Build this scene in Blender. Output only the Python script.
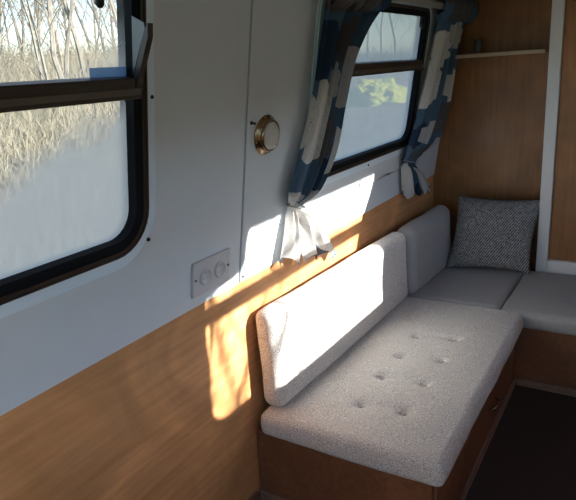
import bpy, bmesh, math, random
from mathutils import Vector, Matrix, noise
random.seed(7)
scn = bpy.context.scene
for o in list(bpy.data.objects): bpy.data.objects.remove(o)
PI = math.pi

# ------------------------------------------------------------------ camera
cd = bpy.data.cameras.new('camera'); cam = bpy.data.objects.new('camera', cd)
scn.collection.objects.link(cam); scn.camera = cam
F = 593.9
cd.sensor_fit = 'HORIZONTAL'; cd.sensor_width = 36; cd.lens = F / 576 * 36
cd.clip_start = 0.02; cd.clip_end = 500
M = Matrix.Rotation(0.56237, 4, 'Z') @ Matrix.Rotation(PI/2 - 0.29484, 4, 'X') @ Matrix.Rotation(-0.06503, 4, 'Z')
cam.matrix_world = Matrix.Translation((1.29199, -1.68714, 1.75229)) @ M

# ------------------------------------------------------------------ world, sun, exposure
SUN_DIR = Vector((-1, -0.30, -0.415)).normalized()      # the way the light travels
world = bpy.data.worlds.new('world'); scn.world = world; world.use_nodes = True
wn = world.node_tree.nodes; wl = world.node_tree.links; wn.clear()
sky = wn.new('ShaderNodeTexSky'); sky.sky_type = 'NISHITA'; sky.sun_disc = False
sky.sun_elevation = math.asin(-SUN_DIR.z); sky.sun_rotation = math.atan2(-SUN_DIR.x, -SUN_DIR.y)
sky.air_density = 1.0; sky.dust_density = 0.7; sky.ozone_density = 2.0
bg = wn.new('ShaderNodeBackground'); bg.inputs['Strength'].default_value = 0.95
wo = wn.new('ShaderNodeOutputWorld')
wl.new(sky.outputs[0], bg.inputs['Color']); wl.new(bg.outputs[0], wo.inputs['Surface'])
sd = bpy.data.lights.new('sun', 'SUN'); sd.energy = 36.0; sd.angle = math.radians(0.6); sd.color = (1.0, 0.92, 0.80)
sun = bpy.data.objects.new('sun', sd); scn.collection.objects.link(sun)
sun.rotation_euler = SUN_DIR.to_track_quat('-Z', 'Y').to_euler(); sun.location = (12, 4, 8)
scn.view_settings.view_transform = 'Standard'; scn.view_settings.look = 'None'
scn.view_settings.exposure = -0.35; scn.view_settings.gamma = 1.0; scn.view_settings.use_curve_mapping = False

# ------------------------------------------------------------------ helpers
TILT = 0.1556; ZJ = 0.9905; WR = 2.05                     # tilt of the upper wall, height of its lower edge, cabin width
ST, CT = math.sin(TILT), math.cos(TILT)
def W(y, s, n=0.0, side=0):                              # wall coordinates: along, up the tilted wall, out of it
    x = s*ST + n*CT; z = ZJ + s*CT - n*ST
    return Vector((x if side == 0 else WR - x, y, z))

def finish(name, bm, m, parent=None, smooth=False, recalc=True):
    if recalc: bmesh.ops.recalc_face_normals(bm, faces=bm.faces)
    me = bpy.data.meshes.new(name); bm.to_mesh(me); bm.free()
    if m is not None:
        for k in (m if isinstance(m, (list, tuple)) else [m]): me.materials.append(k)
    if smooth: me.shade_smooth()
    o = bpy.data.objects.new(name, me); scn.collection.objects.link(o)
    if parent is not None: 
        o.parent = parent
    return o
def empty(name, loc=(0, 0, 0)):
    o = bpy.data.objects.new(name, None); scn.collection.objects.link(o); o.location = loc
    o.empty_display_size = 0.1
    return o
def shift(o, root):                                       # child built in world coordinates: keep it there
    o.matrix_parent_inverse = Matrix.Translation(root.location).inverted(); return o
def tag(o, label=None, cat=None, group=None, kind=None):
    if label: o['label'] = label
    if cat: o['category'] = cat
    if group: o['group'] = group
    if kind: o['kind'] = kind
    return o
def part(name, bm, m, root, smooth=False, label=None):
    o = finish(name, bm, m, root, smooth); 
    r = root
    while r.parent: r = r.parent
    if root == r: shift(o, root)
    if label: o['label'] = label
    return o
def box(bm, lo, hi, f=None, bevel=0.0, seg=2):
    vs = []
    for i in (0, 1):
        for j in (0, 1):
            for k in (0, 1):
                p = Vector(((lo, hi)[i][0], (lo, hi)[j][1], (lo, hi)[k][2]))
                vs.append(bm.verts.new(p))
    fs = []
    for q in ((0,1,3,2), (4,6,7,5), (0,4,5,1), (2,3,7,6), (0,2,6,4), (1,5,7,3)):
        fs.append(bm.faces.new([vs[a] for a in q]))
    allv = list(vs)
    if bevel > 0:
        es = list({e for fc in fs for e in fc.edges})
        r = bmesh.ops.bevel(bm, geom=es, offset=bevel, segments=seg, affect='EDGES', profile=0.5)
        allv = list({v for v in r['verts']} | {v for v in allv if v.is_valid})
        # all verts of the island
        st = [v for v in allv if v.is_valid]; seen = set(st)
        while st:
            v = st.pop()
            for e in v.link_edges:
                w = e.other_vert(v)
                if w not in seen: seen.add(w); st.append(w)
        allv = list(seen)
    if f:
        for v in allv: v.co = f(v.co)
    return allv
def tube(bm, pts, r, n=10, caps=True):
    pts = [Vector(p) for p in pts]; rings = []
    rr = r if isinstance(r, (list, tuple)) else [r]*len(pts)
    up = Vector((0, 0, 1))
    for i, p in enumerate(pts):
        d = (pts[min(i+1, len(pts)-1)] - pts[max(i-1, 0)]).normalized()
        a = d.cross(up) if abs(d.dot(up)) < .95 else d.cross(Vector((1, 0, 0)))
        a.normalize(); b = d.cross(a)
        rings.append([bm.verts.new(p + rr[i]*(math.cos(2*PI*k/n)*a + math.sin(2*PI*k/n)*b)) for k in range(n)])
    for i in range(len(rings)-1):
        for k in range(n):
            bm.faces.new((rings[i][k], rings[i][(k+1) % n], rings[i+1][(k+1) % n], rings[i+1][k]))
    if caps:
        bm.faces.new(rings[0]); bm.faces.new(rings[-1][::-1])
def lathe(bm, prof, f, n=40):                             # prof: (radius, height); f maps local (a, b, h) to the world
    rings = []
    for r, h in prof:
        if r < 1e-6: rings.append([bm.verts.new(f(0, 0, h))])
        else: rings.append([bm.verts.new(f(r*math.cos(2*PI*k/n), r*math.sin(2*PI*k/n), h)) for k in range(n)])
    for i in range(len(rings)-1):
        A, B = rings[i], rings[i+1]
        for k in range(n):
            k2 = (k+1) % n
            if len(A) == 1 and len(B) == 1: continue
            if len(A) == 1: bm.faces.new((A[0], B[k], B[k2]))
            elif len(B) == 1: bm.faces.new((A[k], A[k2], B[0]))
            else: bm.faces.new((A[k], A[k2], B[k2], B[k]))
def rrect(y0, y1, s0, s1, r, n=8, rt=None):
    out = []; rb = r; rt = r if rt is None else rt
    for cy, cs, a0, r in ((y1-rt, s1-rt, 0, rt), (y0+rt, s1-rt, PI/2, rt), (y0+rb, s0+rb, PI, rb), (y1-rb, s0+rb, 1.5*PI, rb)):
        for k in range(n+1):
            a = a0 + PI/2*k/n; out.append((cy + r*math.cos(a), cs + r*math.sin(a)))
    return out
def ring(bm, o, i, n0, n1, side, ch=0.0):                 # frame between two outlines with a small chamfer
    prof = [(o, n0), (o, n1), (i, n1), (i, n0)]
    L = [[bm.verts.new(W(y, s, n, side)) for y, s in pl] for pl, n in prof]
    m = len(o)
    for a in range(4):
        A, B = L[a], L[(a+1) % 4]
        for k in range(m): bm.faces.new((A[k], A[(k+1) % m], B[(k+1) % m], B[k]))
def slab(bm, o, n0, n1, side):
    A = [bm.verts.new(W(y, s, n0, side)) for y, s in o]; B = [bm.verts.new(W(y, s, n1, side)) for y, s in o]
    m = len(o); bm.faces.new(A); bm.faces.new(B[::-1])
    for k in range(m): bm.faces.new((A[k], A[(k+1) % m], B[(k+1) % m], B[k]))

# ------------------------------------------------------------------ materials
def mat(name, col, rough=0.5, metal=0.0, col2=None, nscale=8.0, stretch=(1, 1, 1), bump=0.0, bscale=60.0, coat=0.0, detail=4.0, spec=0.5, sheen=0.0):
    m = bpy.data.materials.new(name); m.use_nodes = True
    nt = m.node_tree; N = nt.nodes; L = nt.links; b = N['Principled BSDF']
    b.inputs['Base Color'].default_value = (*col, 1); b.inputs['Roughness'].default_value = rough
    b.inputs['Metallic'].default_value = metal; b.inputs['Coat Weight'].default_value = coat
    b.inputs['Specular IOR Level'].default_value = spec; b.inputs['Sheen Weight'].default_value = sheen
    tc = N.new('ShaderNodeTexCoord'); mp = N.new('ShaderNodeMapping'); mp.inputs['Scale'].default_value = stretch
    L.new(tc.outputs['Object'], mp.inputs['Vector'])
    if col2:
        nz = N.new('ShaderNodeTexNoise'); nz.inputs['Scale'].default_value = nscale; nz.inputs['Detail'].default_value = detail
        L.new(mp.outputs[0], nz.inputs['Vector'])
        rp = N.new('ShaderNodeValToRGB'); rp.color_ramp.elements[0].position = 0.3; rp.color_ramp.elements[1].position = 0.7
        rp.color_ramp.elements[0].color = (*col, 1); rp.color_ramp.elements[1].color = (*col2, 1)
        L.new(nz.outputs['Fac'], rp.inputs[0]); L.new(rp.outputs[0], b.inputs['Base Color'])
    if bump:
        nb = N.new('ShaderNodeTexNoise'); nb.inputs['Scale'].default_value = bscale; nb.inputs['Detail'].default_value = 3
        L.new(mp.outputs[0], nb.inputs['Vector'])
        bp = N.new('ShaderNodeBump'); bp.inputs['Strength'].default_value = bump; bp.inputs['Distance'].default_value = 0.004
        L.new(nb.outputs['Fac'], bp.inputs['Height']); L.new(bp.outputs[0], b.inputs['Normal'])
    return m
def wood(name, c1, c2, rough=0.32, grain='y', coat=0.3, blotch=None):
    m = mat(name, c1, rough, col2=c2, nscale=5.0, stretch={'y': (9, .7, 9), 'z': (9, 9, .7), 'x': (.7, 9, 9)}[grain], bump=0.04, bscale=20, coat=coat)
    nt = m.node_tree; N = nt.nodes; L = nt.links; b = N['Principled BSDF']
    rp = [n for n in N if n.type == 'VALTORGB'][0]
    n2 = N.new('ShaderNodeTexNoise'); n2.inputs['Scale'].default_value = 2.6; n2.inputs['Detail'].default_value = 5; n2.inputs['Distortion'].default_value = 1.2
    tc = [n for n in N if n.type == 'TEX_COORD'][0]; L.new(tc.outputs['Object'], n2.inputs['Vector'])
    mr = N.new('ShaderNodeMapRange'); mr.inputs[1].default_value = .35; mr.inputs[2].default_value = .7; mr.inputs[3].default_value = .8; mr.inputs[4].default_value = 1.22
    L.new(n2.outputs['Fac'], mr.inputs[0])
    mx = N.new('ShaderNodeMix'); mx.data_type = 'RGBA'; mx.blend_type = 'MULTIPLY'; mx.inputs[0].default_value = 1
    cb = N.new('ShaderNodeCombineColor')
    for i in range(3): L.new(mr.outputs[0], cb.inputs[i])
    L.new(rp.outputs[0], mx.inputs['A']); L.new(cb.outputs[0], mx.inputs['B']); L.new(mx.outputs['Result'], b.inputs['Base Color'])
    return m
M_WHITE = mat('painted_panel', (.62, .69, .76), .42, col2=(.66, .73, .80), nscale=3, bump=.02, bscale=25)
M_TRIM = mat('painted_trim', (.60, .63, .66), .35)
M_RING = mat('painted_ring_skylit', (.72, .87, 1.0), .3)  # white paint, brightened and blued to hold the skylight on the lip
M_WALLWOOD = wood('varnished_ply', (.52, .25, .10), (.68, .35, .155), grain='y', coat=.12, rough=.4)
M_BACKWOOD = wood('warm_ply', (.21, .085, .027), (.28, .123, .042), grain='z', coat=.04, rough=.4)  # brown ply, its colour darkened further for the dim far end
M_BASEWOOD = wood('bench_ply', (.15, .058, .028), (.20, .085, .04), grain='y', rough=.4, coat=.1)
M_SKIRT = wood('skirting_wood', (.17, .10, .07), (.22, .135, .095), grain='y', rough=.45, coat=0)
M_SHELFEDGE = mat('pale_edging', (.42, .34, .25), .5)
M_FLOOR = mat('dark_carpet', (.030, .016, .013), .95, col2=(.045, .025, .02), nscale=120, bump=.6, bscale=500)
M_CEIL = wood('ceiling_ply', (.26, .14, .07), (.34, .19, .09), grain='y')
M_BROWN = mat('bronze_anodised', (.055, .038, .030), .42, metal=.2, col2=(.042, .029, .024), nscale=12)
M_BROWNL = mat('bronze_worn', (.12, .10, .085), .45, metal=.2)
M_RUBBER = mat('black_rubber', (.006, .007, .010), .7, spec=.15)
M_BLACK = mat('black_plastic', (.01, .01, .01), .4)
M_GREYMETAL = mat('dull_aluminium', (.17, .185, .19), .45, metal=.2)
M_BRASS = mat('brass', (.42, .33, .22), .22, metal=1.0, col2=(.28, .21, .13), nscale=20)
M_DOME = mat('frosted_dome', (.55, .55, .53), .12, col2=(.48, .48, .47), nscale=30)
M_PLATE = mat('socket_plate', (.56, .58, .62), .38)
M_WIRE = mat('curtain_wire', (.30, .31, .32), .4, metal=.4)
M_RAIL = mat('rail_paint', (.36, .38, .37), .5)
M_COVE = mat('hook', (.3, .3, .3), .4, metal=.8)
def fabric(name, c1, c2, fs=330, c3=None, bump=.55, weave=False):
    m = mat(name, c1, .92, col2=c2, nscale=fs, detail=2, bump=bump, bscale=fs*.8, spec=.2, sheen=.15)
    rp = [n for n in m.node_tree.nodes if n.type == 'VALTORGB'][0]
    rp.color_ramp.elements[0].position = .38; rp.color_ramp.elements[1].position = .62
    return m
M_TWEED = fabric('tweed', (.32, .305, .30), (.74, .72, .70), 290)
M_TWEED2 = fabric('shaded_smooth_tweed', (.26, .26, .27), (.36, .36, .37), 320, bump=.3)  # tweed darkened in its colour for the shade at the far end
M_BUTTON = fabric('button_cloth', (.33, .31, .30), (.55, .53, .52), 300)
# scatter cushion: small diagonal weave
def pillow_mat():
    m = bpy.data.materials.new('diagonal_weave'); m.use_nodes = True
    N = m.node_tree.nodes; L = m.node_tree.links; b = N['Principled BSDF']; b.inputs['Roughness'].default_value = .9
    uv = N.new('ShaderNodeTexCoord')
    mp = N.new('ShaderNodeMapping'); mp.inputs['Scale'].default_value = (1, 1, 1); mp.inputs['Rotation'].default_value = (0, 0, .5)
    w = N.new('ShaderNodeTexWave'); w.inputs['Scale'].default_value = 12; w.inputs['Distortion'].default_value = 4.5; w.inputs['Detail'].default_value = 2; w.inputs['Detail Scale'].default_value = 5
    w2 = N.new('ShaderNodeTexNoise'); w2.inputs['Scale'].default_value = 80; w2.inputs['Detail'].default_value = 1
    L.new(uv.outputs['UV'], mp.inputs[0]); L.new(mp.outputs[0], w.inputs['Vector']); L.new(mp.outputs[0], w2.inputs['Vector'])
    mu = N.new('ShaderNodeMath'); mu.operation = 'ADD'; L.new(w.outputs['Fac'], mu.inputs[0]); L.new(w2.outputs['Fac'], mu.inputs[1])
    rp = N.new('ShaderNodeValToRGB'); e = rp.color_ramp.elements; e[0].position = .42; e[0].color = (.065, .068, .072, 1); e[1].position = .66; e[1].color = (.33, .34, .36, 1)
    mh = N.new('ShaderNodeMath'); mh.operation = 'MULTIPLY'; mh.inputs[1].default_value = .5; L.new(mu.outputs[0], mh.inputs[0])
    L.new(mh.outputs[0], rp.inputs[0]); L.new(rp.outputs[0], b.inputs['Base Color'])
    bp = N.new('ShaderNodeBump'); bp.inputs['Strength'].default_value = .3; bp.inputs['Distance'].default_value = .003
    L.new(mh.outputs[0], bp.inputs['Height']); L.new(bp.outputs[0], b.inputs['Normal'])
    return m
M_PILLOW = pillow_mat()
# curtain print: scalloped flower heads in white, pale grey, taupe and navy on slate blue; (u, v, half width, half height, colour)
CW, CG, CT_, CN = (.66, .66, .66), (.50, .51, .53), (.105, .10, .105), (.022, .045, .09)
PRINT1 = [(.08,.36,.24,.09,CN), (.55,.33,.24,.085,CT_), (.62,.57,.17,.075,CT_), (.30,.12,.55,.13,CT_), (.90,.12,.2,.08,CN), (.24,.525,.27,.085,CW), (.86,.43,.22,.075,CG), (.95,.60,.13,.06,CW), (.78,.66,.12,.05,CN), (.1,.74,.34,.045,CG), (.85,.745,.3,.04,CG), (.28,.885,.46,.12,CW), (.88,.89,.30,.11,CW), (.62,1.0,.10,.05,CT_), (.45,.45,.1,.05,CG)]  # large white heads near the hem stand in for sun on the tail
PRINT2 = [(.5,.14,.6,.10,CT_), (.15,.62,.2,.05,CN), (.75,.575,.28,.06,CT_), (.18,.35,.28,.06,CW), (.10,.46,.26,.07,CW), (.60,.29,.26,.05,CG), (.86,.46,.25,.06,CW), (.40,.62,.2,.05,CG), (.5,.72,.4,.04,CT_), (.18,.90,.26,.12,CW), (.80,.92,.22,.10,CW), (.9,.7,.2,.04,CG), (.5,1.0,.1,.07,CN)]
def curtain_mat(name, blobs):
    m = bpy.data.materials.new(name); m.use_nodes = True
    N = m.node_tree.nodes; L = m.node_tree.links; b = N['Principled BSDF']; out = N['Material Output']
    b.inputs['Roughness'].default_value = .85; b.inputs['Specular IOR Level'].default_value = .2
    def mth(op, a, c=None, d=None):
        n = N.new('ShaderNodeMath'); n.operation = op
        for i, v in enumerate((a, c, d)):
            if v is None: continue
            if isinstance(v, (int, float)): n.inputs[i].default_value = v
            else: L.new(v, n.inputs[i])
        return n.outputs[0]
    uv = N.new('ShaderNodeTexCoord'); cur = None
    for cu, cv, ru, rv, col in blobs:
        mp = N.new('ShaderNodeMapping'); mp.inputs['Location'].default_value = (-cu/ru, -cv/rv, 0); mp.inputs['Scale'].default_value = (1/ru, 1/rv, 1)
        L.new(uv.outputs['UV'], mp.inputs[0]); sp = N.new('ShaderNodeSeparateXYZ'); L.new(mp.outputs[0], sp.inputs[0])
        ang = mth('ARCTAN2', sp.outputs[1], sp.outputs[0])
        rad = mth('POWER', mth('ADD', mth('MULTIPLY', sp.outputs[0], sp.outputs[0]), mth('MULTIPLY', sp.outputs[1], sp.outputs[1])), .5)
        lim = mth('MULTIPLY_ADD', mth('ABSOLUTE', mth('SINE', mth('MULTIPLY', ang, 4.0))), .16, .86)
        inside = mth('LESS_THAN', rad, lim)
        mx = N.new('ShaderNodeMix'); mx.data_type = 'RGBA'
        if cur is None: mx.inputs['A'].default_value = (.075, .135, .215, 1)
        else: L.new(cur, mx.inputs['A'])
        L.new(inside, mx.inputs[0])
        if col[0] > .3:                                      # fine spokes in the pale flower heads
            sk = mth('MULTIPLY_ADD', mth('GREATER_THAN', mth('SINE', mth('MULTIPLY', ang, 22.0)), .92), -.16, 1.0)
            vm = N.new('ShaderNodeVectorMath'); vm.operation = 'SCALE'; vm.inputs[0].default_value = col; L.new(sk, vm.inputs['Scale']); L.new(vm.outputs[0], mx.inputs['B'])
        else: mx.inputs['B'].default_value = (*col, 1)
        cur = mx.outputs['Result']
    L.new(cur, b.inputs['Base Color'])
    tr = N.new('ShaderNodeBsdfTranslucent'); L.new(cur, tr.inputs['Color'])
    ms = N.new('ShaderNodeMixShader'); ms.inputs[0].default_value = .15
    L.new(b.outputs[0], ms.inputs[1]); L.new(tr.outputs[0], ms.inputs[2]); L.new(ms.outputs[0], out.inputs['Surface'])
    return m
M_CURTAIN1 = curtain_mat('printed_cotton', PRINT1); M_CURTAIN2 = curtain_mat('printed_cotton_drop', PRINT2)
# panes: glass, tinted on the left wall to dim the outdoors, with condensation (a misted layer with its own outline)
def glass_mat(name, fog_fn, tint=(.96, .98, 1.0), fogcol=(.80, .82, .82)):
    m = bpy.data.materials.new(name); m.use_nodes = True
    N = m.node_tree.nodes; L = m.node_tree.links; N.remove(N['Principled BSDF']); out = N['Material Output']
    t = N.new('ShaderNodeBsdfTransparent'); t.inputs[0].default_value = (*tint, 1)
    g = N.new('ShaderNodeBsdfGlossy'); g.inputs['Roughness'].default_value = .03
    lw = N.new('ShaderNodeLayerWeight'); lw.inputs[0].default_value = .5
    pw = N.new('ShaderNodeMath'); pw.operation = 'POWER'; pw.inputs[1].default_value = 5; L.new(lw.outputs['Facing'], pw.inputs[0])
    fr = N.new('ShaderNodeMath'); fr.operation = 'MULTIPLY_ADD'; fr.inputs[1].default_value = .7; fr.inputs[2].default_value = .04; L.new(pw.outputs[0], fr.inputs[0])
    a = N.new('ShaderNodeMixShader'); L.new(fr.outputs[0], a.inputs[0]); L.new(t.outputs[0], a.inputs[1]); L.new(g.outputs[0], a.inputs[2])
    d = N.new('ShaderNodeBsdfTranslucent'); d.inputs[0].default_value = (*fogcol, 1)
    mx = N.new('ShaderNodeMixShader'); L.new(a.outputs[0], mx.inputs[1]); L.new(d.outputs[0], mx.inputs[2])
    L.new(fog_fn(N, L), mx.inputs[0]); L.new(mx.outputs[0], out.inputs['Surface'])
    return m
def const(v):
    def f(N, L):
        n = N.new('ShaderNodeValue'); n.outputs[0].default_value = v; return n.outputs[0]
    return f
def fog_noise(v, amp, sc=14):
    def f(N, L):
        tc = N.new('ShaderNodeNewGeometry'); nz = N.new('ShaderNodeTexNoise'); nz.inputs['Scale'].default_value = sc; nz.inputs['Detail'].default_value = 8; nz.inputs['Roughness'].default_value = .7
        L.new(tc.outputs['Position'], nz.inputs['Vector'])
        mr = N.new('ShaderNodeMapRange'); mr.inputs[1].default_value = .3; mr.inputs[2].default_value = .7; mr.inputs[3].default_value = v-amp; mr.inputs[4].default_value = v+amp
        L.new(nz.outputs['Fac'], mr.inputs[0]); return mr.outputs[0]
    return f
def fog_line(ya, za, yb, zb, soft, hi, lo=0.0, amp=.12, ns=9):   # mist below a wavering line through two points of the pane
    def f(N, L):
        tc = N.new('ShaderNodeNewGeometry'); sp = N.new('ShaderNodeSeparateXYZ'); L.new(tc.outputs['Position'], sp.inputs[0])
        k = (zb-za)/(yb-ya)
        a = N.new('ShaderNodeMath'); a.operation = 'MULTIPLY_ADD'; a.inputs[1].default_value = -k; a.inputs[2].default_value = k*ya - za; L.new(sp.outputs[1], a.inputs[0])
        b = N.new('ShaderNodeMath'); b.operation = 'ADD'; L.new(a.outputs[0], b.inputs[0]); L.new(sp.outputs[2], b.inputs[1])   # signed height over the line
        nz = N.new('ShaderNodeTexNoise'); nz.inputs['Scale'].default_value = ns; nz.inputs['Detail'].default_value = 6; L.new(tc.outputs['Position'], nz.inputs['Vector'])
        c = N.new('ShaderNodeMath'); c.operation = 'MULTIPLY_ADD'; c.inputs[1].default_value = amp; L.new(nz.outputs['Fac'], c.inputs[0]); L.new(b.outputs[0], c.inputs[2])
        mr = N.new('ShaderNodeMapRange'); mr.inputs[1].default_value = amp*.5 - soft; mr.inputs[2].default_value = amp*.5 + soft; mr.inputs[3].default_value = hi; mr.inputs[4].default_value = lo
        L.new(c.outputs[0], mr.inputs[0]); return mr.outputs[0]
    return f
M_GLASS_LOW = glass_mat('misted_glass', fog_line(-.929, 1.55, -.545, 1.69, .05, .90, .14), tint=(.66, .68, .68), fogcol=(.40, .345, .30))
M_GLASS_TOP = glass_mat('dimmed_glass', fog_line(-.70, 1.755, -.545, 1.86, .05, .55, .10), tint=(.66, .68, .70), fogcol=(.4, .37, .34))
M_GLASS_FOG = glass_mat('fogged_glass', fog_noise(.74, .03, 5), tint=(.34, .34, .34), fogcol=(.29, .30, .305))
M_GLASS_FOG2 = glass_mat('fogged_glass_upper', fog_noise(.74, .06, 16), tint=(.29, .31, .32), fogcol=(.25, .27, .28))
M_GLASS_SUN = glass_mat('sunlit_glass', const(.04))
M_STICKER = glass_mat('blue_film', const(.45), tint=(.36, .46, .58), fogcol=(.34, .44, .55))

# ------------------------------------------------------------------ the cabin shell
Y0, Y1, YB = -3.1, 2.33, 2.13            # rear end, forward bulkhead, face of the door posts
SEAM = 0.005
WIN = [(-1.95, -0.535), (0.52, 1.665)]    # glass along the left wall
WINR = [(-1.95, -0.635), (0.37, 1.80)]
S0, S1, SB0, SB1 = 0.342, 1.0, 0.724, 0.778
STOP = 1.16
def wall_panel(name, y0, y1, side, wins):
    bm = bmesh.new(); box(bm, (-.035, y0, 0), (0, y1, STOP), lambda c: W(c.y, c.z, c.x, side), bevel=.0015, seg=1)
    o = finish(name, bm, M_WHITE); 
    for (a, b) in wins:
        cb = bmesh.new(); slab(cb, rrect(a-.03, b+.03, S0-.03, S1+.03, .1, rt=.055), -.1, .1, side); bmesh.ops.recalc_face_normals(cb, faces=cb.faces)
        c = finish('cutter', cb, None)
        md = o.modifiers.new('b', 'BOOLEAN'); md.operation = 'DIFFERENCE'; md.object = c; md.solver = 'EXACT'
        dg = bpy.context.evaluated_depsgraph_get(); me = bpy.data.meshes.new_from_object(o.evaluated_get(dg))
        o.modifiers.clear(); o.data = me; bpy.data.objects.remove(c)
    tag(o, kind='structure'); return o
wall_panel('wall_left', Y0, SEAM-.007, 0, [WIN[0]])
wall_panel('wall_left', SEAM+.004, Y1, 0, [WIN[1]])
wall_panel('wall_right', Y0, Y1, 1, WINR)
def sbox(name, lo, hi, m, bevel=0, kind='structure'):
    bm = bmesh.new(); box(bm, lo, hi, bevel=bevel); o = finish(name, bm, m); tag(o, kind=kind); return o
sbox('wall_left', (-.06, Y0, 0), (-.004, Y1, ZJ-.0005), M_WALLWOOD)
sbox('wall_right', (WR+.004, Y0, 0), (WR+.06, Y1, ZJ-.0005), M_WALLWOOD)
# black strip added behind the panel gap so the seam reads dark
bm = bmesh.new(); box(bm, (-.05, SEAM-.08, 0), (-.037, SEAM+.08, STOP), lambda c: W(c.y, c.z, c.x, 0)); tag(finish('seam_backing', bm, M_RUBBER), kind='structure')
sbox('floor', (-.06, Y0, -.05), (WR+.06, Y1+.1, 0), M_FLOOR)
ztop = ZJ + STOP*CT
sbox('ceiling', (-.2, Y0, ztop-.03), (WR+.2, Y1+.1, ztop+.03), M_CEIL)
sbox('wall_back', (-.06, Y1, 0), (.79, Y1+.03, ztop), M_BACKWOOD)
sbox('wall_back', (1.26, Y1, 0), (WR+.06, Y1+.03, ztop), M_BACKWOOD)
# unseen rear end of the cabin; open companionway added to let skylight in
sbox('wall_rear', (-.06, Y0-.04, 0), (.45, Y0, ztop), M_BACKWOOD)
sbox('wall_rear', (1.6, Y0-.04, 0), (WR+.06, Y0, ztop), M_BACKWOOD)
sbox('baseboard_left', (-.004, Y0, 0), (.012, -.01, .06), M_SKIRT, .003)

# door frame in the forward bulkhead
def framed(name, lo, hi, m): return sbox(name, lo, hi, m, .004)
framed('trim_2', (.724, YB, .36), (.790, Y1+.03, ztop), M_TRIM)
framed('trim_2', (1.262, YB, .36), (1.328, Y1+.03, ztop), M_TRIM)
framed('trim_3', (.7902, YB+.004, .36), (1.2618, Y1+.03, .512), M_TRIM)
root = empty('door_1', (.795, YB+.03, .515)); tag(root, kind='structure')
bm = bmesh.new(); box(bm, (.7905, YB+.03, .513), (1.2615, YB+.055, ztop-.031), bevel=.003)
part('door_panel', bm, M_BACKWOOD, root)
bm = bmesh.new(); tube(bm, [(1.22, YB+.03, 1.25), (1.22, YB-.01, 1.25), (1.22, YB-.01, 1.35), (1.22, YB+.03, 1.35)], .006, 10)
part('door_handle', bm, M_BRASS, root)

# ------------------------------------------------------------------ windows
def window(idx, a, b, side, glasses, catch_y, hopper):
    root = empty('window_%d' % idx, W(a, S0, 0, side)); tag(root, kind='structure')
    R = lambda d, r=.08: rrect(a-d, b+d, S0-d, S1+d, r+d, rt=.025+d)
    bm = bmesh.new(); ring(bm, R(.083), R(.041), -.004, .006, side); ring(bm, R(.074), R(.043), .0055, .012, side); part('outer_ring', bm, M_RING, root)
    bm = bmesh.new(); ring(bm, R(.0438), R(.028), -.045, .015, side); ring(bm, R(.043), R(.038), .014, .019, side); part('window_frame', bm, M_BROWN, root)
    bm = bmesh.new(); ring(bm, R(.0285), R(.0), -.04, .011, side); part('gasket', bm, M_RUBBER, root)
    # glazing bar
    bm = bmesh.new(); box(bm, (-.03, a-.02, SB0), (.022, b+.02, SB1), lambda c: W(c.y, c.z, c.x, side), bevel=.003)
    gb = part('glazing_bar', bm, M_BROWN, root)
    bm = bmesh.new(); box(bm, (.0221, a-.015, SB0+.012), (.026, b+.015, SB0+.028), lambda c: W(c.y, c.z, c.x, side), bevel=.001)
    part('bead', bm, M_BROWNL, gb)
    bm = bmesh.new(); slab(bm, [(a-.01, SB0+.01), (b+.01, SB0+.01)] + [(y, s) for y, s in rrect(a-.01, b+.01, S0-.01, 2, .08) if s < .6][::-1][::-1], -.020, -.016, side)
    bm.free(); bm = bmesh.new()
    low = rrect(a-.012, b+.012, S0-.012, SB0+.01, .06); A = [bm.verts.new(W(y, s, -.018, side)) for y, s in low]; bm.faces.new(A)
    part('lower_pane', bm, glasses[0], root)
    bm = bmesh.new(); up = rrect(a-.012, b+.012, SB1-.01, S1+.012, .03); A = [bm.verts.new(W(y, s, -.014, side)) for y, s in up]; bm.faces.new(A)
    part('upper_pane', bm, glasses[1], root)
    # screws in the outer ring
    for (y, s) in ((b+.066, SB0+.0), (b+.045, S0-.022), (a-.066, SB0), (a-.045, S0-.022), ((a+b)/2, S0-.066)):
        bm = bmesh.new(); lathe(bm, [(.0055, .004), (.0055, .0145), (.004, .0165), (0, .017)], lambda p, q, h: W(y+p, s+q, h, side), 12)
        part('screw', bm, M_BLACK, root)
    # hanging catch at the top
    bm = bmesh.new()
    lathe(bm, [(0, -.002), (.006, 0), (.011, .012), (.011, .02), (.0, .026)], lambda p, q, h: W(catch_y+p, S1-.045+q*1.6, h, side), 14)
    box(bm, (-.002, catch_y-.006, S1-.04), (.010, catch_y+.006, S1+.012), lambda c: W(c.y, c.z, c.x, side), bevel=.002)
    part('catch', bm, M_BLACK, root, True)
    if hopper:                                              # side cheeks of the tip-in top light
        for yy in (b+.0, a-.0):
            bm = bmesh.new()
            pr = [(SB1+.004, .012), (S1-.075, .012), (S1-.088, .052), (S1-.100, .055)]
            A = [bm.verts.new(W(yy-.0015, s, n, side)) for s, n in pr]; B = [bm.verts.new(W(yy+.0015, s, n, side)) for s, n in pr]
            bm.faces.new(A); bm.faces.new(B[::-1])
            for k in range(4): bm.faces.new((A[k], A[(k+1) % 4], B[(k+1) % 4], B[k]))
            ck = part('hopper_cheek', bm, M_GREYMETAL, root)
            bm = bmesh.new()
            pr = [(SB1-.01, .012), (S1-.104, .055), (S1-.088, .066), (S1-.12, .066), (SB1-.03, .022)]
            A = [bm.verts.new(W(yy-.003, s, n, side)) for s, n in pr]; B = [bm.verts.new(W(yy+.016, s, n, side)) for s, n in pr]
            bm.faces.new(A); bm.faces.new(B[::-1])
            for k in range(5): bm.faces.new((A[k], A[(k+1) % 5], B[(k+1) % 5], B[k]))
            part('cheek_flange', bm, M_BROWN, ck)
    return root
w1 = window(1, *WIN[0], 0, (M_GLASS_LOW, M_GLASS_TOP), -.64, True)
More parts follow.
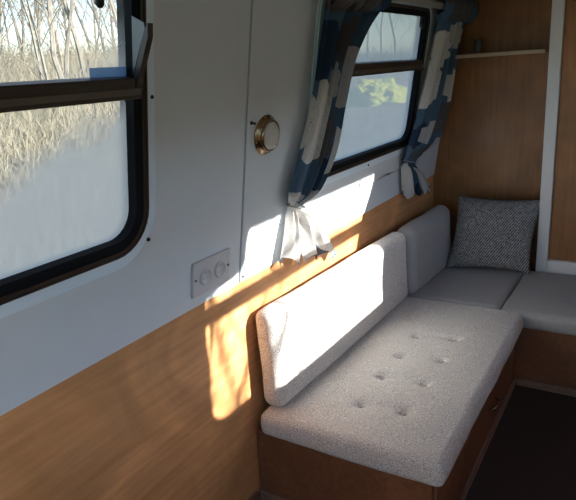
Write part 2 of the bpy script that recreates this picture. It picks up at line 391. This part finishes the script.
w2 = window(2, *WIN[1], 0, (M_GLASS_FOG, M_GLASS_FOG2), 1.60, False)
window(3, *WINR[0], 1, (M_GLASS_SUN, M_GLASS_SUN), -.64, False)
window(4, *WINR[1], 1, (M_GLASS_SUN, M_GLASS_SUN), 1.60, False)
bm = bmesh.new(); box(bm, (-.0135, -.655, .777), (-.0125, -.535, .802), lambda c: W(c.y, c.z, c.x, 0))
part('sticker', bm, M_STICKER, w1, label='small blue film strip in the corner of the upper pane')

# ------------------------------------------------------------------ curtain rail, wire, curtains
def lerp(a, b, t): return a + (b-a)*t
C1 = [(.445,1.120,.870,1.120), (.438,1.045,.900,1.055), (.420,1.017,.900,1.026), (.410,.920,.760,.922), (.400,.808,.665,.798), (.370,.628,.620,.613), (.295,.424,.590,.433), (.255,.310,.480,.288), (.288,.250,.373,.226), (.270,.165,.560,.115), (.235,.015,.790,-.105)]
C2 = [(1.81,1.100,2.22,1.100), (1.80,1.060,2.26,1.065), (1.78,1.017,2.25,1.012), (1.77,.885,2.22,.829), (1.72,.676,2.24,.642), (1.64,.461,2.25,.447), (1.547,.295,2.16,.297), (1.563,.217,1.781,.188), (1.577,.145,1.98,.075), (1.640,-.011,2.20,-.075)]
def curtain(name, rows, side, seed, npl, tie, uvoff=(0, 0)):
    rnd = random.Random(seed)
    NU, NV = 150, 90
    # interpolate rows by arc index (Catmull-Rom)
    def row(t):
        t = t*(len(rows)-1); i = min(int(t), len(rows)-2); f = t-i
        p = [rows[max(0, min(len(rows)-1, i+k))] for k in (-1, 0, 1, 2)]
        return [0.5*((2*p[1][c]) + (-p[0][c]+p[2][c])*f + (2*p[0][c]-5*p[1][c]+4*p[2][c]-p[3][c])*f*f + (-p[0][c]+3*p[1][c]-3*p[2][c]+p[3][c])*f**3) for c in range(4)]
    bm = bmesh.new(); uvl = bm.loops.layers.uv.new('UVMap'); G = []
    wcloth = .62
    ph = [rnd.uniform(0, 2*PI) for _ in range(4)]
    uu = [k/NU for k in range(NU+1)]
    tt = tie/(len(rows)-1); UV = {}
    for j in range(NV+1):
        v = j/NV; ya, sa, yb, sb = row(v)
        d = abs(v-tt); g = math.exp(-(d/.06)**2)           # how tightly gathered here
        wid = abs(yb-ya)
        amp = (.015 + .009*min(1, d*2.2))*(1-g*.35)
        off = .034 + .022*(1-g) - (.018*min(1, (v-tt)/.08) if v > tt else 0)
        R = []
        for k, u in enumerate(uu):
            q = u + .035*math.sin(2*PI*u*2+ph[0]) + .01*math.sin(v*5+ph[1])
            a = amp*math.sin(2*PI*npl*q + ph[2] + .5*math.sin(v*3+ph[3])) + amp*.25*math.sin(2*PI*npl*2.3*q + ph[1] + v*2)
            if v > tt:
                k2 = min(1, (v-tt)/.05); a = lerp(a, .017*math.sin(2*PI*3.3*u + ph[1]) + .007*math.sin(2*PI*8*u+ph[0]), k2)
            hem = .016*math.sin(2*PI*npl*q+ph[2]+1.2)*max(0, (v-.93)/.07)
            y = lerp(ya, yb, u) + .35*amp*math.cos(2*PI*npl*q+ph[2])*(1-g)*(1 if 0 < k < NU else .3)
            s = lerp(sa, sb, u) + hem
            vert = bm.verts.new(W(y, s, max(.009, off + a), side)); UV[vert] = (u, v); R.append(vert)
        G.append(R)
    for j in range(NV):
        for k in range(NU):
            f = bm.faces.new((G[j][k], G[j][k+1], G[j+1][k+1], G[j+1][k]))
            for l in f.loops: l[uvl].uv = UV[l.vert]
    o = finish(name, bm, uvoff, smooth=True, recalc=False)
    return o
def curtain_header(rows, side, par, y0, y1, seed, uvoff):    # the turned-over heading bunched on the rail
    rnd = random.Random(seed); bm = bmesh.new(); uvl = bm.loops.layers.uv.new('UVMap'); NU, NV = 60, 16; G = []; UV = {}
    for j in range(NV+1):
        a = PI*1.25*j/NV - .25
        R = []
        for k in range(NU+1):
            u = k/NU; r = .040 + .012*math.sin(u*PI*9+seed) + .006*math.sin(u*PI*23)
            v = bm.verts.new(W(lerp(y0, y1, u)+.006*math.sin(j*.9+k*.5), 1.062 + (r+.012)*math.cos(a)*1.15, .055 + r*math.sin(a)*1.1, side))
            UV[v] = (u, .12-j*.006); R.append(v)
        G.append(R)
    for j in range(NV):
        for k in range(NU):
            f = bm.faces.new((G[j][k], G[j][k+1], G[j+1][k+1], G[j+1][k]))
            for l in f.loops: l[uvl].uv = UV[l.vert]
    o = finish('heading', bm, uvoff, par, smooth=True, recalc=False); return o
def rail(side, label):
    bm = bmesh.new(); box(bm, (.040, .30, 1.045), (.066, 2.31, 1.078), lambda c: W(c.y, c.z, c.x, side), bevel=.004)
    r = empty('curtain_rail', W(.3, 1.06, 0, side)); tag(r, label, 'curtain rail')
    part('pole', bm, M_RAIL, r)
    for y in (.33, 1.2, 2.25):
        bm = bmesh.new(); box(bm, (0, y-.012, 1.05), (.041, y+.012, 1.073), lambda c: W(c.y, c.z, c.x, side), bevel=.002)
        part('bracket', bm, M_RAIL, r)
def wire(side, label):
    bm = bmesh.new(); pts = [W(.26, .172, .0, side), W(.27, .172, .012, side)] + [W(.27+(1.62)*k/12, .172-.002*math.sin(PI*k/12), .012, side) for k in range(1, 13)] + [W(1.90, .172, 0, side)]
    tube(bm, pts, .0016, 8); r = finish('curtain_wire', bm, M_WIRE, smooth=True); tag(r, label, 'curtain wire')
rail(0, 'grey curtain rail above the fogged window with the patterned curtains')
wire(0, 'thin taut wire on the white wall under the fogged window')
def mk_curtain(rows, side, seed, npl, tie, uv, label, hy):
    o = curtain('curtain', rows, side, seed, npl, tie, uv); tag(o, label, 'curtain', 'blue and white patterned curtains')
    curtain_header(rows, side, o, hy[0], hy[1], seed, uv)
    yt, st_, yt2, st2 = rows[tie]; bm = bmesh.new()
    pts = [W((yt+yt2)/2 + (abs(yt2-yt)/2+.004)*math.cos(a), (st_+st2)/2 - .12*(abs(yt2-yt))*math.cos(a), .036 + .034*math.sin(a), side) for a in [2*PI*k/20 for k in range(21)]]
    tube(bm, pts, .003, 8); finish('tie_cord', bm, M_WIRE, o, True)
    return o
mk_curtain(C1, 0, 3, 5, 8, M_CURTAIN1, 'blue, taupe and white curtain on the left side of the fogged window', (.43, .93))
mk_curtain(C2, 0, 11, 5, 7, M_CURTAIN2, 'blue and white curtain on the right of the fogged window, by the back wall', (1.72, 2.30))
rail(1, 'grey curtain rail on the sunny wall opposite the bench')
C1R = [(.20,1.120,.64,1.120), (.20,1.045,.62,1.05), (.20,.95,.60,.95), (.20,.845,.57,.84), (.20,.80,.34,.79), (.20,.62,.33,.62), (.20,.45,.33,.44), (.20,.31,.33,.30), (.22,.225,.30,.22), (.2,.14,.32,.13), (.17,.0,.36,-.02)]  # unseen curtains, outlines shaped to trim the sun patch opposite
C2R = [(1.80,1.100,2.25,1.100), (1.79,1.06,2.25,1.06), (1.78,1.0,2.25,1.0), (1.75,.88,2.24,.84), (1.63,.66,2.25,.65), (1.54,.46,2.25,.45), (1.55,.295,2.16,.297), (1.62,.217,1.80,.188), (1.62,.145,1.98,.075), (1.66,-.011,2.20,-.075)]
mk_curtain(C1R, 1, 4, 5, 8, M_CURTAIN1, 'patterned curtain at the near end of the window opposite the bench', (.43, .93))
mk_curtain(C2R, 1, 12, 5, 7, M_CURTAIN2, 'patterned curtain at the far end of the window opposite the bench', (1.72, 2.30))

# ------------------------------------------------------------------ brass bulkhead light and socket
ly, ls = .122, .548
root = empty('wall_light', W(ly, ls, 0)); tag(root, 'round brass wall light with a domed frosted lens on the white panel', 'wall light')
fn = lambda p, q, h: W(ly+p, ls+q, h)
bm = bmesh.new(); lathe(bm, [(0, .0005), (.070, .0005), (.073, .004), (.071, .008), (.064, .010), (.062, .017), (.058, .020), (.052, .021), (0, .021)], fn, 48); part('base', bm, M_BRASS, root, True)
bm = bmesh.new(); lathe(bm, [(.044, .0212), (.0565, .0212), (.058, .025), (.056, .029), (.050, .030), (.048, .027)], fn, 48); part('rim', bm, M_BRASS, root, True)
bm = bmesh.new(); lathe(bm, [(.050, .026), (.0485, .031), (.042, .037), (.031, .042), (.016, .045), (0, .046)], fn, 48); part('lens', bm, M_DOME, root, True)
for a in (.3, PI+.3, PI/2+.3, 1.5*PI+.3):
    bm = bmesh.new(); lathe(bm, [(.0045, .006), (.0045, .0115), (0, .013)], lambda p, q, h: W(ly+.067*math.cos(a)+p, ls+.066*math.sin(a)+q, h), 10); part('screw', bm, M_BRASS, root)
bm = bmesh.new(); lathe(bm, [(.007, .0005), (.007, .004), (.004, .007), (.004, .014), (.006, .017), (0, .019)], lambda p, q, h: W(.030+p, .600+q, h), 14)
tag(finish('light_switch', bm, M_BLACK, smooth=True), 'tiny dark push switch beside the brass wall light', 'switch')

root = empty('double_socket', W(-.18, .11, 0)); tag(root, 'pale double socket plate low on the white wall panel', 'socket')
bm = bmesh.new(); box(bm, (.0005, -.282, .050), (.012, -.081, .176), lambda c: W(c.y, c.z-.004, c.x), bevel=.003); part('plate', bm, M_PLATE, root)
for y in (-.222, -.142):
    bm = bmesh.new(); f2 = lambda p, q, h: W(y+p, .110+q, h)
    lathe(bm, [(.030, .0121), (.030, .017), (.027, .020), (.0245, .020), (.0245, .0145), (0, .0145)], f2, 32); oc = part('outlet', bm, M_PLATE, root, True)
    bm = bmesh.new(); box(bm, (.0146, y-.002, .121), (.0150, y+.002, .128), lambda c: W(c.y, c.z, c.x)); box(bm, (.0146, y-.013, .102), (.0150, y-.008, .105), lambda c: W(c.y, c.z, c.x)); box(bm, (.0146, y+.008, .102), (.0150, y+.013, .105), lambda c: W(c.y, c.z, c.x))
    finish('pin_hole', bm, M_COVE, oc)
for y in (-.272, -.091):
    bm = bmesh.new(); lathe(bm, [(.0045, .0121), (.0045, .014), (0, .0145)], lambda p, q, h: W(y+p, .110+q, h), 12); part('screw', bm, M_BLACK, root)
# strip screw at the foot of the seam
bm = bmesh.new(); lathe(bm, [(.005, .0003), (.005, .003), (0, .0045)], lambda p, q, h: W(.024+p, .02+q, h), 12)
tag(finish('screw', bm, M_BLACK, smooth=True), 'small dark screw at the bottom of the panel seam', 'screw')

# ------------------------------------------------------------------ forward shelf
bm = bmesh.new(); box(bm, (.16, YB+.03, 1.752), (.702, Y1, 1.770), bevel=.001); root = finish('wall_shelf', bm, M_BACKWOOD)
tag(root, 'narrow wooden shelf with pale front edging high on the back wall', 'shelf')
bm = bmesh.new(); box(bm, (.16, YB+.012, 1.750), (.700, YB+.0298, 1.772), bevel=.003); finish('edging', bm, M_SHELFEDGE, root)
bm = bmesh.new(); f3 = lambda p, q, h: Vector((.305+p, 2.21+q, 1.771+h))
lathe(bm, [(0, 0), (.019, 0), (.022, .004), (.024, .085), (.022, .085), (.020, .008), (0, .006)], f3, 28)
tag(finish('tumbler', bm, mat('dark_glass', (.10, .10, .095), .12), smooth=True), 'small dim tumbler standing on the high shelf', 'glass')

# ------------------------------------------------------------------ bench bases
LB = 1.42
root = empty('bench', (.38, .7, 0)); tag(root, 'long wooden bench locker along the left wall under the buttoned cushion', 'bench')
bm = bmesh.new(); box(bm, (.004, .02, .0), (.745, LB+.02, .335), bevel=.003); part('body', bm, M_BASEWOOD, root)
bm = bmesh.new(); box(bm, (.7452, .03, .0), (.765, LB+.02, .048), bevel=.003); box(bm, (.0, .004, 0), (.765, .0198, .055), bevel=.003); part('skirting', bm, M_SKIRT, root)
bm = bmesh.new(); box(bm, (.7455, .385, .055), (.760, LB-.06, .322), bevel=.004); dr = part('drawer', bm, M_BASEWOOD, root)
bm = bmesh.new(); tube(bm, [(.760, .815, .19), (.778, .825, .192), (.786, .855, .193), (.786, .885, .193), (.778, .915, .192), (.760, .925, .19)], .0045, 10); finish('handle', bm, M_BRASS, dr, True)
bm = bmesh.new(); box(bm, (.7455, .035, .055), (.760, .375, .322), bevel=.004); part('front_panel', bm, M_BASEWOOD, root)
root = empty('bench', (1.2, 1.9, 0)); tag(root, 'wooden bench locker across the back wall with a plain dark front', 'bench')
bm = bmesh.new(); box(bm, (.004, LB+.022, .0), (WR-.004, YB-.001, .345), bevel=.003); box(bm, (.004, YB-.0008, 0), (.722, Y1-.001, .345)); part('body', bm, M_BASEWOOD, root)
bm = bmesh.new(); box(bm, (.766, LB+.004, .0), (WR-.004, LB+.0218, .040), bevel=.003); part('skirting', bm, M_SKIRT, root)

# ------------------------------------------------------------------ cushions
def cushion(name, lo, hi, m, r=.03, puff=.012, n=(24, 40, 8), f=None, dim=(), seed=0, axis=2, sag=.0, wob=.004):
    lo = Vector(lo); hi = Vector(hi); c = (lo+hi)/2; h = (hi-lo)/2; bm = bmesh.new(); V = {}
    nx, ny, nz = n
    def vert(i, j, k):
        if (i, j, k) in V: return V[(i, j, k)]
        # denser towards the edges
        def g(a, nn, hh):
            t = a/nn*2-1; return math.copysign(abs(t)**.80, t)*hh if False else math.sin(t*PI/2*.92)/math.sin(PI/2*.92)*hh
        p = Vector((g(i, nx, h.x), g(j, ny, h.y), g(k, nz, h.z)))
        inner = Vector([max(-(h[a]-r), min(h[a]-r, p[a])) for a in range(3)])
        d = p-inner
        if d.length > 1e-9: p = inner + d.normalized()*min(r, r) if d.length > 0 and (sum(abs(d[a]) > 1e-9 for a in range(3)) > 1) else p
        u = [p[a]/h[a] for a in range(3)]
        o = [a for a in range(3) if a != axis]
        bulge = (1-u[o[0]]**4)*(1-u[o[1]]**4)
        p[axis] += (1 if u[axis] > 0 else -.25)*abs(u[axis])*puff*bulge
        for a in o:
            b2 = [x for x in range(3) if x != a]
            p[a] += math.copysign(1, u[a])*abs(u[a])**6*.006*(1-u[axis]**2)
        q = p + c
        nv = noise.noise_vector(q*5+Vector((seed, 0, 0)))*wob + noise.noise_vector(q*16+Vector((0, seed, 0)))*wob*.35
        q += nv
        if u[axis] > .3:
            for (dx, dy, dr, dd) in dim:
                e = (q.x-dx)**2+(q.y-dy)**2
                q[axis] -= dd*math.exp(-e/dr**2) + dd*.35*math.exp(-e/(dr*3)**2)
            for (ax, ay), (bx, by) in [((.385, y+.0), (.56, y+.02)) for y in ((.235, .475, .70, .93) if dim else ())]:
                t = max(0, min(1, ((q.x-ax)*(bx-ax)+(q.y-ay)*(by-ay))/((bx-ax)**2+(by-ay)**2)))
                e = (q.x-ax-t*(bx-ax))**2+(q.y-ay-t*(by-ay)-.012*math.sin(t*PI))**2
                q[axis] -= .012*math.exp(-e/.018**2)
        V[(i, j, k)] = bm.verts.new(f(q) if f else q); return V[(i, j, k)]
    for i in range(nx):
        for j in range(ny):
            for k in (0, nz): bm.faces.new((vert(i, j, k), vert(i+1, j, k), vert(i+1, j+1, k), vert(i, j+1, k)))
    for i in range(nx):
        for k in range(nz):
            for j in (0, ny): bm.faces.new((vert(i, j, k), vert(i+1, j, k), vert(i+1, j, k+1), vert(i, j, k+1)))
    for j in range(ny):
        for k in range(nz):
            for i in (0, nx): bm.faces.new((vert(i, j, k), vert(i, j+1, k), vert(i, j+1, k+1), vert(i, j, k+1)))
    return finish(name, bm, m, smooth=True)
tufts = [(.558, .248), (.385, .225), (.558, .485), (.375, .465), (.561, .72), (.380, .68), (.560, .949), (.379, .907)]
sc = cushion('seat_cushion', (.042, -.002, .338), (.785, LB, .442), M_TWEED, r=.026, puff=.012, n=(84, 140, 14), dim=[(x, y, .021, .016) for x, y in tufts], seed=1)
tag(sc, 'long light grey tweed bench cushion with sewn-in buttons', 'cushion')
for x, y in tufts:
    bm = bmesh.new(); lathe(bm, [(0, -.002), (.007, -.002), (.008, .001), (.005, .003), (0, .0035)], lambda p, q, h: Vector((x+p, y+q, .4365+h)), 16); finish('button', bm, M_BUTTON, sc, True)
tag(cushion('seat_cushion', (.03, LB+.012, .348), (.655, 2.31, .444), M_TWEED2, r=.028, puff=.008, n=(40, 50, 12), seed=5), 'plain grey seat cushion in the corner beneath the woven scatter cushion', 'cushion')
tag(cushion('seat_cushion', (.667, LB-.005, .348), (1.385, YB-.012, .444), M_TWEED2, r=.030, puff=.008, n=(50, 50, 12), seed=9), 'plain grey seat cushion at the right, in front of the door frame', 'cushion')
# backrests: standing on edge against the wall, leaning slightly, a little askew
def br_map(dx, top, base=.44):
    def f(q):
        t = (q.y)/1.4; z = (q.z-base)
        q.x += dx*t*.042 - z*.035
        q.z = base + z*(1-.05*t*top)
        return q
    return f
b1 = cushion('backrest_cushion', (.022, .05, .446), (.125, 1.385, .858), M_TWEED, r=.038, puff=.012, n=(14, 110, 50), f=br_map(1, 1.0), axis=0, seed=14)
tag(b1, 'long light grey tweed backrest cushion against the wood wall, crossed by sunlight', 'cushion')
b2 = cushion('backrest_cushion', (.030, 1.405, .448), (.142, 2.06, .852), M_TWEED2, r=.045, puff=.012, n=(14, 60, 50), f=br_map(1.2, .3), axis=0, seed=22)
tag(b2, 'shorter grey backrest cushion in the shaded corner beside the scatter cushion', 'cushion')
# scatter cushion
def pillow():
    bm = bmesh.new(); uvl = bm.loops.layers.uv.new('UVMap'); n = 44; G = {}; UV = {}
    bl, br_, tl, tr = Vector((.205, 1.93, .458)), Vector((.715, 1.97, .466)), Vector((.235, 2.10, .905)), Vector((.745, 2.165, .895))
    nrm = (br_-bl).cross(tl-bl).normalized()
    for sd in (0, 1):
        for i in range(n+1):
            for j in range(n+1):
                u, v = i/n, j/n; a, b = 2*u-1, 2*v-1
                if sd and (i in (0, n) or j in (0, n)): G[(sd, i, j)] = G[(0, i, j)]; continue
                p = bl*(1-u)*(1-v) + br_*u*(1-v) + tl*(1-u)*v + tr*u*v
                pin = .085                                # edges drawn in between the pointed corners
                cx = bl*.25+br_*.25+tl*.25+tr*.25
                ax = (br_-bl); ay = (tl-bl)
                p -= ax*.5*a*pin*(1-b*b)*1.1*abs(a)**3; p -= ay*.5*b*pin*(1-a*a)*abs(b)**3
                th = .10*((1-abs(a)**2.4)*(1-abs(b)**2.4))**.6
                p += nrm*(th if sd == 0 else -th*.75)
                w = noise.noise(Vector((u*4, v*4, sd*3+.5)))*.010 + .012*math.exp(-((a-.78)**2+(b+.62)**2)/.02)*math.sin((a*1.0+b*.8)*30)
                p += nrm*w*min(1, th*30)
                G[(sd, i, j)] = bm.verts.new(p); UV[G[(sd, i, j)]] = (u, v)
    for sd in (0, 1):
        for i in range(n):
            for j in range(n):
                f = bm.faces.new((G[(sd, i, j)], G[(sd, i+1, j)], G[(sd, i+1, j+1)], G[(sd, i, j+1)]))
                for l in f.loops: l[uvl].uv = UV[l.vert]
    o = finish('scatter_cushion', bm, M_PILLOW, smooth=True)
    tag(o, 'square dark grey woven scatter cushion leaning on the back wall in the corner', 'cushion')
pillow()

# ------------------------------------------------------------------ outside: bank, brush and bare trees
M_BANK = mat('dry_grass', (.12, .105, .055), .9, col2=(.22, .20, .11), nscale=.8, bump=.8, bscale=3)
M_FIELD = mat('meadow', (.16, .22, .07), .9, col2=(.24, .27, .10), nscale=.1)
M_BARK = mat('bark', (.11, .10, .08), .9, col2=(.24, .22, .18), nscale=6)
M_REED = mat('dry_stems', (.11, .10, .07), .85, col2=(.30, .275, .20), nscale=3)
M_BUSH = mat('bush_leaves', (.30, .34, .03), .8, col2=(.50, .52, .07), nscale=4)
def hz(x, y):
    d = max(0, -x-3.0)
    return -.55 + 6.2*(1-math.exp(-d/40.0)) + .25*noise.noise(Vector((x*.15, y*.15, 0)))*min(1, d/4)
bm = bmesh.new(); g = []
xs = [-1.2 - 130*(k/60)**1.8 for k in range(61)]; ys = [-30 + 190*k/60 for k in range(61)]
for x in xs: g.append([bm.verts.new((x, y, hz(x, y))) for y in ys])
for i in range(60):
    for j in range(60): bm.faces.new((g[i][j], g[i+1][j], g[i+1][j+1], g[i][j+1]))
o = finish('ground', bm, M_BANK, smooth=True); tag(o, kind='structure')
o = sbox('ground', (2.3, -60, -.8), (80, 80, -.6), M_FIELD)
bm = bmesh.new(); xs2 = [(2.3, -.59), (5, -.5), (9, 1.6), (13, 4.0), (30, 5.0), (60, 5.2)]; g = [[bm.verts.new((x, y, z)) for y in range(-60, 81, 20)] for x, z in xs2]  # unseen rising bank added to block low skylight at the right windows
for i in range(5):
    for j in range(7): bm.faces.new((g[i][j], g[i+1][j], g[i+1][j+1], g[i][j+1]))
o = finish('ground', bm, M_FIELD, smooth=True); tag(o, kind='structure')
o = sbox('ground', (-1.25, -60, -1.0), (2.3, 80, -.9), M_FIELD)
def tree_mesh(seed, h):
    rnd = random.Random(seed); bm = bmesh.new()
    def grow(p, d, L, r, lev):
        n = 4; pts = [p]; q = p.copy()
        for k in range(n):
            d = (d + Vector((rnd.gauss(0, .10), rnd.gauss(0, .10), rnd.gauss(.03, .06)))).normalized(); q = q + d*L/n; pts.append(q.copy())
        rr = [r*(1-.6*k/n) for k in range(n+1)]
        tube(bm, pts, rr, 5 if lev < 2 else 3, caps=False)
        if lev < 4:
            for k in range((8, 6, 5, 4)[lev]):
                t = rnd.uniform(.25, 1.0); i = min(int(t*n), n-1); b = pts[i].lerp(pts[i+1], t*n-i)
                a = rnd.uniform(0, 2*PI); tl = rnd.uniform(.4, .95)
                s = Vector((math.cos(a), math.sin(a), 0)); nd = (d*math.cos(tl)+s*math.sin(tl)).normalized()
                grow(b, nd, L*rnd.uniform(.42, .66), r*.42*(1-.3*t), lev+1)
    grow(Vector((0, 0, -.3)), Vector((rnd.gauss(0, .05), rnd.gauss(0, .05), 1)).normalized(), h, h*.010, 0)
    me = bpy.data.meshes.new('bare_tree'); bm.to_mesh(me); bm.free(); me.materials.append(M_BARK); return me
TM = [tree_mesh(s, h) for s, h in ((1, 7.5), (2, 6.2), (5, 8.5), (8, 5.0))]
rnd = random.Random(21)
tl_ = []
for k in range(60):
    d = rnd.uniform(11, 38); sl = lerp(.50, 1.05, (k*0.618) % 1)
    tl_.append((-d, -1.69 + (d+1.29)*sl))
for k in range(8):
    d = rnd.uniform(12, 24); sl = lerp(1.7, 2.9, (k*.618) % 1); tl_.append((-d, -1.69+(d+1.29)*sl))
for k, (x, y) in enumerate(tl_):
    o = bpy.data.objects.new('bare_tree', TM[k % 4]); scn.collection.objects.link(o); o.location = (x, y, hz(x, y)); o.rotation_euler = (0, 0, rnd.uniform(0, 6.28))
    s = rnd.uniform(.8, 1.2); o.scale = (s, s, s)
    tag(o, 'leafless winter tree on the bank outside the left windows', 'tree', 'bare trees on the bank outside')
for (x, y, a, k, sc_, lb) in ((4.4, .98, 2.5, 3, .85, 'leafless sapling added on the sunny bank to mottle the sun, close outside the right-hand windows'), (6.8, 2.35, .4, 1, .8, 'taller leafless tree added on the sunny bank to mottle the sun, further from the right-hand windows')):
    o = bpy.data.objects.new('bare_tree', TM[k]); scn.collection.objects.link(o); o.location = (x, y, -.5); o.rotation_euler = (0, 0, a); o.scale = (sc_, sc_, sc_); tag(o, lb, 'tree')  # unseen trees added to mottle the sun through the right windows
# brush: thin tangled stems nobody could count
bm = bmesh.new(); rnd = random.Random(5)
for k in range(24000):
    if k < 20000: d = 4.5 + 26*rnd.random()**1.3; sl = rnd.uniform(.42, 1.15)
    else: d = 5 + 20*rnd.random(); sl = rnd.uniform(1.6, 3.0)
    x = -d; y = -1.69 + (d+1.29)*sl; z = hz(x, y); L = rnd.uniform(.35, 1.15)*(1 if d > 7 else .7)*(1 + d/22)
    dx, dy = rnd.gauss(0, .3), rnd.gauss(0, .3); w = rnd.uniform(.003, .008)*(1+d*.04); a = rnd.uniform(0, PI)
    p0 = Vector((x, y, z-.05)); p1 = p0 + Vector((dx*.4, dy*.4, .55))*L; p2 = p1 + Vector((dx, dy, .45))*L*.8
    wv = Vector((math.cos(a), math.sin(a), 0))*w; wd = Vector((-math.sin(a), math.cos(a), 0))*w
    r0 = [bm.verts.new(p0+wv), bm.verts.new(p0-wv*.5+wd), bm.verts.new(p0-wv*.5-wd)]
    r1 = [bm.verts.new(p1+wv*.7), bm.verts.new(p1-wv*.35+wd*.7), bm.verts.new(p1-wv*.35-wd*.7)]; t = bm.verts.new(p2)
    for i in range(3):
        bm.faces.new((r0[i], r0[(i+1) % 3], r1[(i+1) % 3], r1[i])); bm.faces.new((r1[i], r1[(i+1) % 3], t))
o = finish('brush', bm, M_REED); tag(o, 'tangle of dry tan stems and reeds on the bank outside', 'brush', kind='stuff')
def bush(loc, r, label):
    bm = bmesh.new(); rnd = random.Random(int(r*100)+3)
    bmesh.ops.create_icosphere(bm, subdivisions=5, radius=1)
    for v in bm.verts:
        v.co *= 1 + .25*noise.noise(v.co*2.2+Vector((r, 0, 0))) + .10*noise.noise(v.co*6) + .05*noise.noise(v.co*12)
        v.co = Vector((v.co.x*r*1.5, v.co.y*r*1.9, max(-.2, v.co.z)*r))
    o = finish('bush', bm, M_BUSH); o.location = loc; tag(o, label, 'bush')
bush((-5.2, 13.5, .83), .52, 'yellow-green bush seen blurred through the fogged window')
